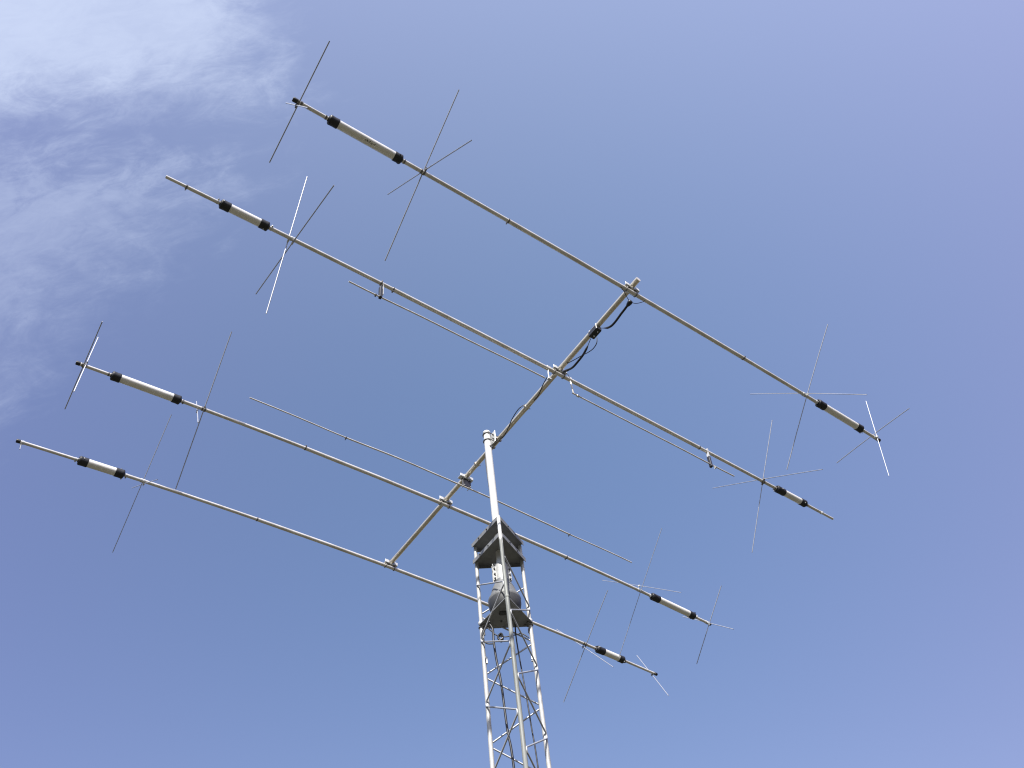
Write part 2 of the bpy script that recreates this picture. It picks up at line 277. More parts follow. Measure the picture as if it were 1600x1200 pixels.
    def build(s, name, material, parent=None, label=None):
        me = bpy.data.meshes.new(name)
        org = V((0, 0, 0))
        if parent is not None:
            org = WO[parent.name]
        else:
            org = sum(s.v, V((0, 0, 0))) / len(s.v)
        # the object's own origin sits in the middle of its mesh
        ctr = sum(s.v, V((0, 0, 0))) / len(s.v)
        me.from_pydata([tuple(p - ctr) for p in s.v], [], s.f); me.validate()
        me.polygons.foreach_set('use_smooth', s.sm[:len(me.polygons)] if len(s.sm) == len(me.polygons) else [False] * len(me.polygons))
        me.materials.append(material)
        b = bmesh.new(); b.from_mesh(me); bmesh.ops.recalc_face_normals(b, faces=b.faces); b.to_mesh(me); b.free()
        me.set_sharp_from_angle(angle=math.radians(42))
        o = bpy.data.objects.new(name, me); col.objects.link(o)
        if parent is not None:
            o.parent = parent; o.location = ctr - org
        else: o.location = ctr
        WO[o.name] = ctr
        if label: o['label'] = label
        return o
WO = {}
def thing(name, loc, label, cat, group=None):
    o = bpy.data.objects.new(name, None); o.empty_display_size = 0.1; col.objects.link(o); o.location = loc
    WO[o.name] = V(loc); o['label'] = label; o['category'] = cat
    if group: o['group'] = group
    return o
def smooth_path(pts, sub=6):
    pts = [V(p) for p in pts]; o = []
    for i in range(len(pts) - 1):
        p0, p1, p2, p3 = pts[max(i - 1, 0)], pts[i], pts[i + 1], pts[min(i + 2, len(pts) - 1)]
        for k in range(sub):
            t = k / sub
            o.append(0.5 * ((2 * p1) + (p2 - p0) * t + (2 * p0 - 5 * p1 + 4 * p2 - p3) * t * t + (3 * p1 - p0 - 3 * p2 + p3) * t ** 3))
    o.append(pts[-1]); return o
UPZ = V((0, 0, 1))
# ---------------------------------------------------------------- ground
gm = bpy.data.meshes.new('ground')
gn = 40; gs = []
for i in range(gn + 1):
    for j in range(gn + 1):
        x = (i / gn * 2 - 1); y = (j / gn * 2 - 1)
        x = math.copysign(abs(x) ** 3, x) * 3000; y = math.copysign(abs(y) ** 3, y) * 3000
        gs.append((x, y, -0.02 + 0.015 * math.sin(x * 0.9) * math.cos(y * 0.7)))
gf = [(i * (gn + 1) + j, (i + 1) * (gn + 1) + j, (i + 1) * (gn + 1) + j + 1, i * (gn + 1) + j + 1) for i in range(gn) for j in range(gn)]
gm.from_pydata(gs, [], gf); gm.materials.append(GRASS)
ground = bpy.data.objects.new('ground', gm); col.objects.link(ground); ground['kind'] = 'structure'
# unseen slopes added below the frame to give the metal something dark to reflect
ADDED_HILL = mat('added_dark_slope', (0.026, 0.032, 0.015), 0.95, 0.0, 0.6, 0.25, (1, 1, 1), 0, 0, (0.07, 0.065, 0.035), 0.6, 0.05)
hm = bpy.data.meshes.new('added_hills'); hv = []; hf = []; NA, NR = 144, 14
for j in range(NR):
    r = 32 + 170 * (j / (NR - 1)) ** 1.3
    for i in range(NA):
        a = 2 * math.pi * i / NA; kk = j / (NR - 1)
        crest = 0.27 + 0.05 * math.sin(3 * a + 1) + 0.035 * math.sin(7 * a + 2) + 0.02 * math.sin(17 * a)
        z = r * crest * min(1, kk * 3.2) ** 0.8 * (1 if j < NR - 1 else 0.9) + (random.uniform(-1, 1) * 0.9 if 0 < j else 0) - 0.3
        hv.append((r * math.cos(a), r * math.sin(a), z))
for j in range(NR - 1):
    for i in range(NA):
        i2 = (i + 1) % NA; hf.append((j * NA + i, j * NA + i2, (j + 1) * NA + i2, (j + 1) * NA + i))
hm.from_pydata(hv, [], hf); hm.materials.append(ADDED_HILL)
added_hills = bpy.data.objects.new('added_hills', hm); col.objects.link(added_hills); added_hills['kind'] = 'structure'
# ---------------------------------------------------------------- lattice tower
LEG = {'L': V((-0.5116, 5.5122, 0)), 'R': V((-0.1421, 5.5708, 0)), 'F': V((-0.2761, 5.2215, 0))}
MAX_ = V((-0.3099, 5.4348, 0))
Z_TOP, Z_PL2, Z_SH = 6.785, 6.603, 5.955
tower = thing('lattice_tower', (MAX_.x, MAX_.y, 0), 'galvanised three-legged lattice tower with zigzag rod bracing and triangular top plates', 'lattice tower')
LR = 0.0158
for k, p in LEG.items():
    b = MB()
    if k == 'F':
        zs = [0.0, 1.2, 3.0, 4.5, 5.3, 5.95]
        b.tube([p + UPZ * z for z in zs], LR, 20)
        b.tube([p + UPZ * z for z in (5.968, 6.3, 6.5, Z_TOP + 0.012)], LR * 0.94, 20)
        b.lathe(p + UPZ * 5.945, UPZ, [(0, LR * 1.0), (0.003, LR * 1.13), (0.022, LR * 1.13), (0.026, LR * 0.95)], 20)
        b.build('leg', FRONT_ZINC, tower, 'streaky grey front leg')
    else:
        b.tube([p + UPZ * z for z in (0.0, 2.0, 4.0, 5.0, 5.4, 5.95)], LR, 20)
        b.tube([p + UPZ * z for z in (5.97, 6.2, 6.5, Z_TOP - 0.03)], LR * 0.94, 20)
        b.build('leg', ZINC, tower)
        b = MB(); b.lathe(p + UPZ * 5.968, UPZ, [(0, LR * 1.0), (0.0, LR * 1.25), (0.006, LR * 1.42), (0.02, LR * 1.42), (0.026, LR * 1.1)], 20)
        b.build('joint_collar', BRIGHT, tower)
    # small bolted splice lug below the collar
    if k != 'F':
        ins = (MAX_ - p).normalized(); b = MB()
        rt = ins.cross(UPZ).normalized(); sd = V((1, 0.1, 0)).normalized() if k == 'L' else V((-1, -0.1, 0)).normalized()
        b.box(p + sd * (LR + 0.004) + UPZ * 5.642, (sd, sd.cross(UPZ), UPZ), (0.012, 0.016, 0.062), 0.003)
        b.build('splice_lug', BRIGHT, tower)
def zigzag(a, bb, za, zb, outward, z_lo, first):
    # one welded rod zigzagging down a face between two legs, with a short upright run at each weld
    A, Bq = LEG[a], LEG[bb]; d = (Bq - A).normalized()
    o = (((A + Bq) / 2) - MAX_); o.z = 0; o.normalize()
    pts = []; seq = []
    z = first[1]; side = first[0]; half = 0.2735
    while z > z_lo:
        seq.append((side, z)); side = bb if side == a else a; z -= half
    for i, (s_, z_) in enumerate(seq):
        P = LEG[s_] + o * outward + (d if s_ == a else -d) * 0.006
        inn = d if s_ == a else -d
        for dz, di in ((0.026, 0.016), (0.019, 0.004), (0.008, 0.0), (-0.008, 0.0), (-0.019, 0.004), (-0.026, 0.016)):
            pts.append(P + inn * di + UPZ * (z_ + dz))
    return pts
RB = 0.0062
for (a, bb, first) in (('L', 'F', ('L', 6.362)), ('F', 'R', ('F', 6.363)), ('R', 'L', ('R', 6.338))):
    pts = zigzag(a, bb, 0, 0, LR * 0.86 + RB * 0.3, 0.15, first)
    MB().tube(pts[3:] if a != 'L' else pts[3:], RB, 10).build('brace_rod', ZROD, tower)
def tri(off, cutB):
    # plate outline: a triangle grown past the legs by off, its two rear corners nipped, its front corner notched round the front leg
    vs = [LEG['L'], LEG['R']]; c = (LEG['L'] + LEG['R'] + LEG['F']) / 3; P = []
    rr = (vs[0] - c).length
    for v_ in vs:
        u = (v_ - c); u.z = 0; u.normalize(); t = V((-u.y, u.x, 0)); h = rr + 2 * off - cutB; w_ = cutB * math.tan(math.radians(60))
        P.append((c + u * h + t * w_, c + u * h - t * w_))
    f = LEG['F']; n1_ = -(LEG['R'] - c).normalized(); n2_ = -(LEG['L'] - c).normalized()      # outward normals of the two front sides
    back = (c - f).normalized()
    a_ = f + n1_ * off + (LEG['L'] - f).normalized() * 0.004; b_ = f + n2_ * off + (LEG['R'] - f).normalized() * 0.004
    return ring_order([P[0][0], P[0][1], P[1][0], P[1][1]] + [a_, f + back * 0.026, b_])
def ring_order(pp):
    c = sum(pp, V((0, 0, 0))) / len(pp); return sorted(pp, key=lambda p: math.atan2(p.y - MAX_.y, p.x - MAX_.x))
def pan(z, nm, holes=True, flange=0.034, thick=0.005):
    poly = tri(0.0185, 0.019); b = MB(); b.prism(poly, z - thick, z)
    n = len(poly)
    for i in range(n):
        p, q2 = poly[i], poly[(i + 1) % n]
        if (q2 - p).length < 0.15: continue
        e = (q2 - p).normalized(); nrm = V((e.y, -e.x, 0))
        mid = (p + q2) / 2 - nrm * 0.0022
        b.box(mid + UPZ * (z - thick - flange / 2), (e, nrm, UPZ), ((q2 - p).length - 0.004, 0.004, flange))
    o = b.build(nm, PLATE, tower)
    for i in range(n):
        p, q2 = poly[i], poly[(i + 1) % n]
        if (q2 - p).length < 0.15: continue
        e = (q2 - p).normalized(); nrm = V((e.y, -e.x, 0))
        for fr in (0.30, 0.62):
            c = p.lerp(q2, fr) + UPZ * (z - thick - flange * 0.55)
            MB().tube([c, c + nrm * 0.008], 0.0062, 6, smooth=False).build('bolt', DARKCAST, o)
    return o
pan(Z_TOP, 'bearing_plate'); pan(Z_PL2, 'bearing_plate')
sh = MB(); sh.prism(tri(0.010, 0.016), Z_SH - 0.008, Z_SH)
shelf = sh.build('rotator_shelf', PLATE, tower)
for ang in range(4):
    a = math.radians(45 + ang * 90); c = MAX_ + V((math.cos(a), math.sin(a), 0)) * 0.062 + UPZ * (Z_SH - 0.008)
    MB().tube([c, c - UPZ * 0.007], 0.008, 6, smooth=False).build('bolt', DARKCAST, shelf)
MB().box(MAX_ + V((-0.02, -0.05, Z_SH - 0.013)), (V((1, 0.15, 0)), V((-0.15, 1, 0)), UPZ), (0.05, 0.035, 0.010)).build('cover_lug', DARKCAST, shelf)
for k in 'LR':
    p = LEG[k]; ins = (MAX_ - p).normalized(); b = MB()
    b.tube([p + ins * 0.02 + UPZ * 5.90, p + ins * 0.022 + UPZ * 5.86], 0.006, 8)
    b.ubolt(p + UPZ * (Z_SH - 0.018), UPZ, ins, LR + 0.004, 0.004, 0.045)
    b.build('shelf_clamp', STEEL, tower)
# ---------------------------------------------------------------- rotator
rot = thing('antenna_rotator', (MAX_.x, MAX_.y, Z_SH + 0.003), 'grey bell-shaped antenna rotator on the shelf inside the tower top', 'rotator')
ro = MAX_ + UPZ * (Z_SH + 0.002)
MB().lathe(ro, UPZ, [(0, 0.082), (0.02, 0.100), (0.055, 0.117), (0.095, 0.126), (0.125, 0.126), (0.125, 0.126), (0.127, 0.122)], 40).build('base_housing', DARKCAST, rot)
b = MB(); b.lathe(ro + UPZ * 0.1275, UPZ, [(0, 0.124), (0, 0.124), (0.014, 0.128), (0.026, 0.124), (0.030, 0.112), (0.06, 0.105), (0.12, 0.090), (0.155, 0.076), (0.180, 0.058), (0.180, 0.058), (0.205, 0.056)], 40)
bell = b.build('bell_housing', CAST, rot)
for i in range(8):
    a = math.radians(i * 45 + 10); c = MAX_ + V((math.cos(a), math.sin(a), 0)) * 0.112 + UPZ * (Z_SH + 0.13)
    MB().lathe(c, UPZ, [(0, 0.013), (0.02, 0.013), (0.032, 0.010), (0.035, 0.006)], 12).build('flange_boss', CAST if i % 2 else BRIGHT, bell)
# split jaw that grips the mast
u_v = V((0.96, 0.28, 0)).normalized(); w_v = V((-u_v.y, u_v.x, 0))
for sg in (-1, 1):
    b = MB(); cz = ro + UPZ * (0.333 + 0.085)
    arc = []
    for i in range(9):
        a = math.radians(-68 + i * 17); arc.append((math.cos(a), math.sin(a)))
    inner = [MAX_ + (w_v * sg * x * 0.040) + (u_v * y * 0.040) for x, y in arc]
    outer = [MAX_ + (w_v * sg * x * 0.050) + (u_v * y * 0.050) for x, y in arc]
    b.prism(outer + inner[::-1], ro.z + 0.330, ro.z + 0.500)
    for s2 in (-1, 1):
        b.box(MAX_ + u_v * s2 * 0.056 + w_v * sg * 0.013 + UPZ * (ro.z + 0.415), (u_v, w_v, UPZ), (0.036, 0.009, 0.170), 0.002)
    jaw = b.build('mast_jaw', JAW, rot)
    for s2 in (-1, 1):
        for zz in (0.345, 0.39, 0.445, 0.49):
            c = MAX_ + u_v * s2 * 0.061 + w_v * sg * 0.0175 + UPZ * (ro.z + zz)
            MB().tube([c, c + w_v * sg * 0.012], 0.0075, 6, smooth=False).build('bolt', DARKCAST, jaw)
# ---------------------------------------------------------------- mast
mast = thing('mast_pipe', (MAX_.x, MAX_.y, ro.z + 0.35), 'thick white galvanised mast pipe rising through the tower top plates', 'mast')
ZM = 8.128; MR = 0.0325
mt_ = MAX_ + V((0, 0, 0))
MB().tube([MAX_ + UPZ * z for z in (ro.z + 0.336, 6.6, 6.9, 7.4, 7.9, ZM)], MR, 36, caps=True).build('pipe', MAST, mast)
MB().lathe(MAX_ + UPZ * (ZM - 0.012), UPZ, [(0, MR + 0.001), (0.0, MR + 0.003), (0.014, MR + 0.003), (0.024, MR * 0.86), (0.030, MR * 0.5), (0.031, 0.001)], 36).build('end_cap', MAST, mast)
# ---------------------------------------------------------------- beam antenna
Bd = V(B).normalized()
b0, b1 = V(BOOM[0]), V(BOOM[1]); b0 = b0 - Bd * -0.045
BR = 0.0235
ant = thing('beam_antenna', (MAX_.x, MAX_.y, 8.0), 'large four-element aluminium beam antenna with loading coils and crossed tip rods', 'antenna')
L0 = (b1 - b0).length
b = MB(); stops = [0, L0 * 0.34, L0 * 0.66, L0]
b.tube([b0.lerp(b1, t) for t in (0, 0.1, 0.2, 0.33, 0.5, 0.66, 0.8, 0.9, 1.0)], BR, 28)
boom = b.build('boom', ALU_BOOM, ant)
def onb(P):                                        # nearest point of the boom axis
    P = V(P); return b0 + Bd * -((P - b0).dot(-Bd)) if False else b0 + (b1 - b0).normalized() * (P - b0).dot((b1 - b0).normalized())
bdir = (b1 - b0).normalized(); bn = bdir.cross(UPZ).normalized(); bu = bn.cross(bdir).normalized()
for px3 in ((-0.4537, 5.7395, 8.04), (0.1005, 5.117, 8.02)):          # splices between boom sections
    c = onb(px3)
    MB().lathe(c - bdir * 0.012, bdir, [(0, BR), (0, BR + 0.003), (0.024, BR + 0.003), (0.024, BR)], 28).build('splice_band', ALU, boom)
    MB().tube([c + bn * (BR + 0.006) + bu * 0.010, c + bn * (BR + 0.006) - bu * 0.010], 0.005, 8).build('bolt', STEEL, boom)
    MB().tube([c - bn * (BR + 0.016), c - bn * BR], 0.0045, 8).build('bolt', STEEL, boom)
def epos(e, t):
    c = V(e['c']); x = V((e['x'][0], e['x'][1], 0)).normalized()
    return c + x * t + UPZ * (e['tilt'] * t - e['sag'][1 if t > 0 else 0] * t * t)
def edir(e, t): return (epos(e, t + 0.01) - epos(e, t - 0.01)).normalized()
def seg(e, ta, tb, n=10): return [epos(e, ta + (tb - ta) * i / (n - 1)) for i in range(n)]
def hose_clamp(c, d, r, par, ang, mat_=None):
    """stainless band with a worm-screw housing"""
    d = d.normalized(); u, w = frame(d); n = u * math.cos(ang) + w * math.sin(ang); t = d.cross(n)
    q_ = MB(); q_.lathe(c - d * 0.006, d, [(0, r), (0, r + 0.0018), (0.012, r + 0.0018), (0.012, r)], 20)
    q_.box(c + n * (r + 0.006), (d, t, n), (0.013, 0.020, 0.009), 0.002)
    q_.tube([c + n * (r + 0.007) - t * 0.018, c + n * (r + 0.007) + t * 0.012], 0.0038, 8)
    return q_.build('hose_clamp', mat_ or STEEL, par)
R_IN, R_MID, R_OUT = 0.0185, 0.0165, 0.0150
COIL_R = [0.0330, 0.0335, 0.0360, 0.0380]
ear = -bdir if (-bdir).dot(V((0.66, -0.75, 0))) > 0 else bdir      # towards the far end of the boom that lies nearest the zenith
for i, e in enumerate(EL):
    c0 = epos(e, 0)
    x = V((e['x'][0], e['x'][1], 0)).normalized()
    el = MB(); tj = {}
    for sd in 'LR': tj[sd] = e[sd].get('j', 1.49)
    st = []                                  # one telescoping tube from tip to tip
    for sd, sg in (('L', -1), ('R', 1)):
        F_ = e[sd]; half = [(0.0, R_IN), (tj[sd] * 0.5, R_IN), (tj[sd], R_IN), (tj[sd] + 0.001, R_MID)]
        n_ = 6; half += [(tj[sd] + (F_['cii'] - tj[sd]) * k / n_, R_MID) for k in range(1, n_ + 1)]
        half += [(F_['coi'], R_MID), (F_['coi'] + 0.001, R_OUT)]
        if 'j2' in F_: half += [(F_['j2'], R_OUT), (F_['j2'] + 0.001, R_OUT * 0.84)]
        half += [(F_['end'], R_OUT * (0.84 if 'j2' in F_ else 1))]
        half = [(sg * t, r) for t, r in half]
        st = (half[::-1][:-1] + st) if sg < 0 else (st + half)
    el.tube([epos(e, t) for t, r in st], [r for t, r in st], 22)
    elem = el.build('element_tube', ALU, ant)
    # bracket under the boom: cradle plate, two upright ears, U-bolts
    br = MB(); zb = onb(c0)
    yv = x.cross(UPZ).normalized(); yv = yv if yv.dot(ear) > 0 else -yv
    br.box(c0 + UPZ * (R_IN + 0.0035), (x, yv, UPZ), (0.150, 0.062, 0.005), 0.0015)
    for sg in (-1, 1):
        br.box(c0 + yv * 0.0335 + x * sg * 0.053 + UPZ * (R_IN + 0.021), (x, yv, UPZ), (0.044, 0.004, 0.038), 0.0015)
    brk = br.build('boom_bracket', BRIGHT, elem)
    for sg in (-1, 1):
        MB().ubolt(c0 + x * sg * 0.052, x, UPZ, R_IN + 0.005, 0.0038, 0.040).build('u_bolt', STEEL, elem)
        MB().ubolt(zb + bdir * sg * 0.018, bdir, -UPZ, BR + 0.005, 0.0038, BR + 0.022).build('u_bolt', STEEL, elem)
    for sd, sg in (('L', -1), ('R', 1)):
        F_ = e[sd]
        jt = tj[sd]; ang = (0.9 if (i + (sg > 0)) % 2 else 3.6) + i
        hose_clamp(epos(e, sg * jt), edir(e, sg * jt), R_IN, elem, ang)
        # coil: aluminium shell between two black rubber boots
        ta, tb = F_['cii'], F_['coi']; CR = COIL_R[i]
        pa, pb = epos(e, sg * ta), epos(e, sg * tb)
        MB().tube([pa - (pb - pa).normalized() * 0.012, pa.lerp(pb, 0.25), pa.lerp(pb, 0.5), pa.lerp(pb, 0.75), pb + (pb - pa).normalized() * 0.012], CR, 40).build('loading_coil', COIL_M, elem)
        for t_in, t_out in ((ta, F_['ci']), (tb, F_['co'])):
            o_, d_ = epos(e, sg * t_in), (epos(e, sg * t_out) - epos(e, sg * t_in)); ln = max(0.066, d_.length)
            d_.normalize()
            q_ = MB(); q_.lathe(o_ + d_ * -0.006, d_, [(0, CR + 0.0005), (0, CR + 0.0035), (0.008, CR + 0.0045), (0.03, CR + 0.0035), (ln * 0.72, CR + 0.0045), (ln * 0.86, CR + 0.0055), (ln * 0.93, CR + 0.003), (ln, CR * 0.86), (ln, CR * 0.86), (ln - 0.004, CR * 0.60), (ln + 0.001, 0.020), (ln + 0.006, 0.0185)], 26)
            q_.build('rubber_boot', BLACK, elem)
            u, w = frame(d_); a = 1.2 + i * 1.7 + (2.2 if t_in == ta else 0) + (1 if sg > 0 else 0)
            nn = u * math.cos(a) + w * math.sin(a); sm_ = BRIGHT if i % 2 else BLOCK
            MB().tube([o_ + d_ * (ln - 0.018) + nn * (CR - 0.002), o_ + d_ * (ln - 0.018) + nn * (CR + 0.012)], 0.0065, 6, smooth=False).build('boot_screw', sm_, elem)
            MB().tube([o_ + d_ * (ln * 0.45) - nn * (CR - 0.002), o_ + d_ * (ln * 0.45) - nn * (CR + 0.009)], 0.0055, 6, smooth=False).build('boot_screw', sm_, elem)
            hose_clamp(o_ + d_ * (ln + 0.016), d_, R_MID if t_in == ta else R_OUT, elem, a + 0.9, BRIGHT if (i + (sg > 0)) % 2 else STEEL)
        if 'hatA' in F_:
            pe = epos(e, sg * F_['end']); de = (pe - epos(e, sg * (F_['end'] - 0.05))).normalized()
            MB().lathe(pe - de * 0.030, de, [(0, R_OUT + 0.0005), (0, R_OUT + 0.0025), (0.028, R_OUT + 0.003), (0.034, R_OUT), (0.035, 0.004)], 18).build('end_cap', BLACK, elem)
        if 'j2' in F_:
            hose_clamp(epos(e, sg * F_['j2']), edir(e, sg * F_['j2']), R_OUT, elem, 3.6 if sg < 0 else 1.0, BRIGHT if sg > 0 else None)
    e['obj'] = elem
    # crossed tip rods
    seen = {}
    for (ei, t0, c, d) in RODS:
        if ei != i: continue
        c = V(c); d = V(d); hz_ = math.sqrt(max(0.0, d.x ** 2 + d.y ** 2)) / d.length
        sag_ = (0.008 if (ei == 0 and t0 > 0) else 0.003) * hz_ * (d.length / 0.46) ** 2
        pts = []
        ax_c = epos(e, t0)
        for k in range(13):
            s_ = -1 + 2 * k / 12
            pts.append(c + d * s_ + UPZ * sag_ * (0.45 - s_ * s_))
        rr_ = {(1, 1): 0.0036, (2, 1): 0.0031 if abs(t0) < 3 else 0.0042, (3, -1): 0.0034, (0, 1): 0.0038, (3, 1): 0.0043}.get((ei, 1 if t0 > 0 else -1), 0.0045)
        MB().tube(pts, rr_, 8).build('tip_rod', ALU_ROD, elem)
        seen.setdefault(t0, []).append((c, d))
    for t0, lst in seen.items():
        pc = epos(e, t0); dd = edir(e, t0); rr = R_OUT if abs(t0) > 2.9 else R_MID
        for k, (c, d) in enumerate(lst):
            q_ = MB(); off = (0.012 if k == 0 else -0.012)
            dn = d.normalized(); nn = dd.cross(dn).normalized()
            q_.lathe(pc + dd * off - dd * 0.007, dd, [(0, rr), (0, rr + 0.003), (0.014, rr + 0.003), (0.014, rr)], 16)
            q_.box(c, (dn, nn, dd), (0.030, 0.015, 0.016), 0.003)
            q_.tube([c - nn * 0.020, c + nn * 0.016], 0.0042, 6, smooth=False)
            q_.build('rod_clamp', BRIGHT if (i + int(t0 > 0)) % 2 else STEEL, elem)
# printed mark on the underside of the coil nearest the zenith (illegible at this distance)
e = EL[0]
pm = epos(e, -(EL[0]['L']['cii'] * 0.56 + EL[0]['L']['coi'] * 0.44)); dm = edir(e, -2.49)
vw = (V((0, 0, 1.6)) - pm); vw = (vw - dm * vw.dot(dm)).normalized(); sdv = dm.cross(vw)
ink = MB(); random.seed(3)
cur = -0.040
while cur < 0.038:
    wd = random.uniform(0.004, 0.008)
    for k in range(2):
        aa = random.uniform(-0.16, 0.12) + (0.10 if k else -0.08); hh = random.uniform(0.003, 0.0075)
        nrm = (vw * math.cos(aa) + sdv * math.sin(aa)).normalized(); tt = dm.cross(nrm)
        ink.box(pm + dm * cur + nrm * (COIL_R[0] + 0.0004), (dm, tt, nrm), (wd * 0.8, hh, 0.0008))
    cur += wd + 0.0035
ink.build('printed_mark', INK, e['obj'])
# gamma matching rods hung under the second element
e2 = EL[1]['obj']
for key, pts, nm in (('L', GL, 0), ('R', GR, 1)):
    g = MB(); g.tube(smooth_path(pts, 4), 0.0066, 12); gr = g.build('matching_rod', ALU, e2)
a_, b_ = V(GLS[0]), V(GLS[1]); xx = V((EL[1]['x'][0], EL[1]['x'][1], 0))
def strut(a_, b_, fa, mtl, w_=0.030, th=0.012, nm='spacer_block'):
    d_ = (b_ - a_); ln = d_.length; d_.normalize(); yy = xx.cross(d_).normalized(); x2 = d_.cross(yy)
    MB().box(a_ + d_ * (ln * (fa + 1.06) / 2), (x2, yy, d_), (th, w_, ln * (1.06 - fa)), 0.002).build(nm, mtl, e2)
    return d_, x2, yy
d_, x2, yy = strut(a_, b_, 0.30, BLOCK, 0.030, 0.022)
MB().box(a_ + d_ * 0.085 + x2 * 0.019, (x2, yy, d_), (0.004, 0.028, 0.17)).build('strap', BRIGHT, e2)
hose_clamp(b_ - xx * 0.04, xx, 0.0066, e2, 2.8)
hose_clamp(a_, xx, R_IN, e2, 0.4)
a2, c2 = V(GRS[0]), V(GRS[1])
d_, x2, yy = strut(a2, c2, 0.40, BLOCK, 0.030, 0.024)
MB().box(a2 + d_ * 0.055, (x2, yy, d_), (0.014, 0.024, 0.10)).build('strap', BRIGHT, e2)
hose_clamp(a2, xx, R_MID, e2, 5.2, BRIGHT); hose_clamp(c2 + xx * 0.055, xx, 0.0066, e2, 5.2, BRIGHT)
q_ = MB(); q_.tube([V(GLB[0]) + UPZ * 0.0, V(GLB[0]).lerp(V(GLB[1]), 0.5) - xx * 0.008, V(GLB[1])], 0.0060, 10)
q_.box(V(GLB[1]), (xx, xx.cross(UPZ), UPZ), (0.035, 0.024, 0.022), 0.003); q_.box(V(GLB[0]), (xx, xx.cross(UPZ), UPZ), (0.05, 0.03, 0.012), 0.002); q_.build('rod_bracket', BRIGHT, e2)
q_ = MB(); q_.tube([V(GRB[0]), V(GRB[1]), V(GR[1])], 0.0075, 10); q_.box(V(GRB[0]), (xx, xx.cross(UPZ), UPZ), (0.028, 0.028, 0.022), 0.003); q_.box(V(GR[1]), (xx, xx.cross(UPZ), UPZ), (0.03, 0.02, 0.02), 0.003)
q_.build('rod_bracket', ALU, e2)
# thin unloaded element on its black hanger
dpts = smooth_path(DIR, 4); dr = MB(); j1, j2 = 8, 32
dr.tube(dpts[:j1 + 1], 0.0062, 12); dr.tube(dpts[j1:j2 + 1], 0.0078, 12); dr.tube(dpts[j2:], 0.0062, 12)
thin = dr.build('thin_element', ALU, ant)
hose_clamp(dpts[j1], dpts[j1 + 1] - dpts[j1], 0.0078, thin, 3.4); hose_clamp(dpts[j2], dpts[j2 + 1] - dpts[j2], 0.0078, thin, 3.4)
x5 = (V(DIR[6]) - V(DIR[4])).normalized(); cb = V(DIRC); cm = V(DIR[5]) + x5 * 0.02
hb = MB(); top = cb - UPZ * (BR + 0.006)
hb.box((top + cm) / 2 + x5 * 0.015 + UPZ * 0.004, (x5, bdir, UPZ), (0.094, 0.020, (top - cm).length * 0.94), 0.002); hb.build('hanger_block', BLOCK, thin)
hb = MB(); hb.box(cb - UPZ * (BR + 0.004), (x5, bdir, UPZ), (0.150, 0.050, 0.006), 0.001)
for sg in (-1, 1): hb.box(cb + x5 * sg * 0.050 - UPZ * (BR - 0.010) + ear * 0.027, (x5, bdir, UPZ), (0.046, 0.004, 0.034), 0.001)
hb.build('boom_bracket', BRIGHT, thin)
for sg in (-1, 1):
    MB().ubolt(cb + bdir * sg * 0.014, bdir, -UPZ, BR + 0.005, 0.0038, BR + 0.020).build('u_bolt', BRIGHT, thin)
    MB().tube([cm + x5 * (0.015 + sg * 0.034) - bdir * 0.03, cm + x5 * (0.015 + sg * 0.034) + bdir * 0.03], 0.004, 8).build('bolt', BRIGHT, thin)
# plate and U-bolts holding the boom to the mast
cmz = onb(MAX_ + UPZ * 8.02); nb = (cmz - (MAX_ + UPZ * cmz.z)); nb.z = 0; gap = nb.length; nb.normalize()
pc = MAX_ + UPZ * (cmz.z + 0.002) + nb * (MR + 0.010)
mp_ = MB(); mp_.box(pc, (bdir, nb, bu), (0.150, 0.007, 0.150), 0.002)
mp_.box(pc + nb * (gap - MR - 0.010 - BR) * 0.5, (bdir, nb, bu), (0.12, max(0.006, gap - MR - 0.010 - BR - 0.004), 0.02), 0.001)
mp = mp_.build('mast_plate', BRIGHT, ant)
for dz in (0.052, -0.040): MB().ubolt(MAX_ + UPZ * (cmz.z + dz), UPZ, nb, MR + 0.0055, 0.0048, MR + 0.034).build('u_bolt', STEEL, mp)
for sg in (-1, 1): MB().ubolt(cmz + bdir * sg * 0.052, bdir, -nb, BR + 0.005, 0.0042, gap - MR + 0.012).build('u_bolt', STEEL, mp)
for sg in (-1, 1):
    q_ = MB(); q_.box(MAX_ + nb * 0.0 + (nb.cross(UPZ)) * sg * (MR + 0.004) + UPZ * (cmz.z - 0.085 - 0.05 * (sg > 0)), (nb, nb.cross(UPZ), UPZ), (0.02, 0.01, 0.014), 0.002)
    q_.build('clamp_nut', STEEL, mp)
# matching box and its wiring
bx = MB(); bc = V(BOXC)
bx.box(bc + UPZ * 0.004, (bdir, bn, bu), (0.112, 0.060, 0.062), 0.006); box = bx.build('matching_box', BLOCK, ant)
for sg in (-1, 1): MB().ubolt(onb(bc) + bdir * sg * 0.045, bdir, -bu, BR + 0.003, 0.0032, BR + 0.02).build('u_bolt', BRIGHT, box)
MB().tube([bc - bdir * 0.02 - bu * 0.028, bc - bdir * 0.02 - bu * 0.042], 0.007, 6, smooth=False).build('terminal', BRIGHT, box)
MB().tube([bc + bdir * 0.03 - bu * 0.028, bc + bdir * 0.03 - bu * 0.040], 0.005, 6, smooth=False).build('terminal', BRIGHT, box)
p1 = smooth_path(C1, 5); k = len(p1)
rads = [0.0028 if i < 5 else (0.0098 if i > 9 else 0.0028 + (i - 4) * 0.0014) for i in range(k)]
MB().tube(p1, rads, 12).build('sleeved_lead', CABLE, ant)
bd = (V(C1b) - V(C1[-2])).normalized()
MB().lathe(V(C1b) - bd * 0.034, bd, [(0, 0.010), (0.016, 0.017), (0.036, 0.0215), (0.050, 0.0205), (0.058, 0.014), (0.060, 0.004)], 18).build('moulded_boot', CABLE, ant)
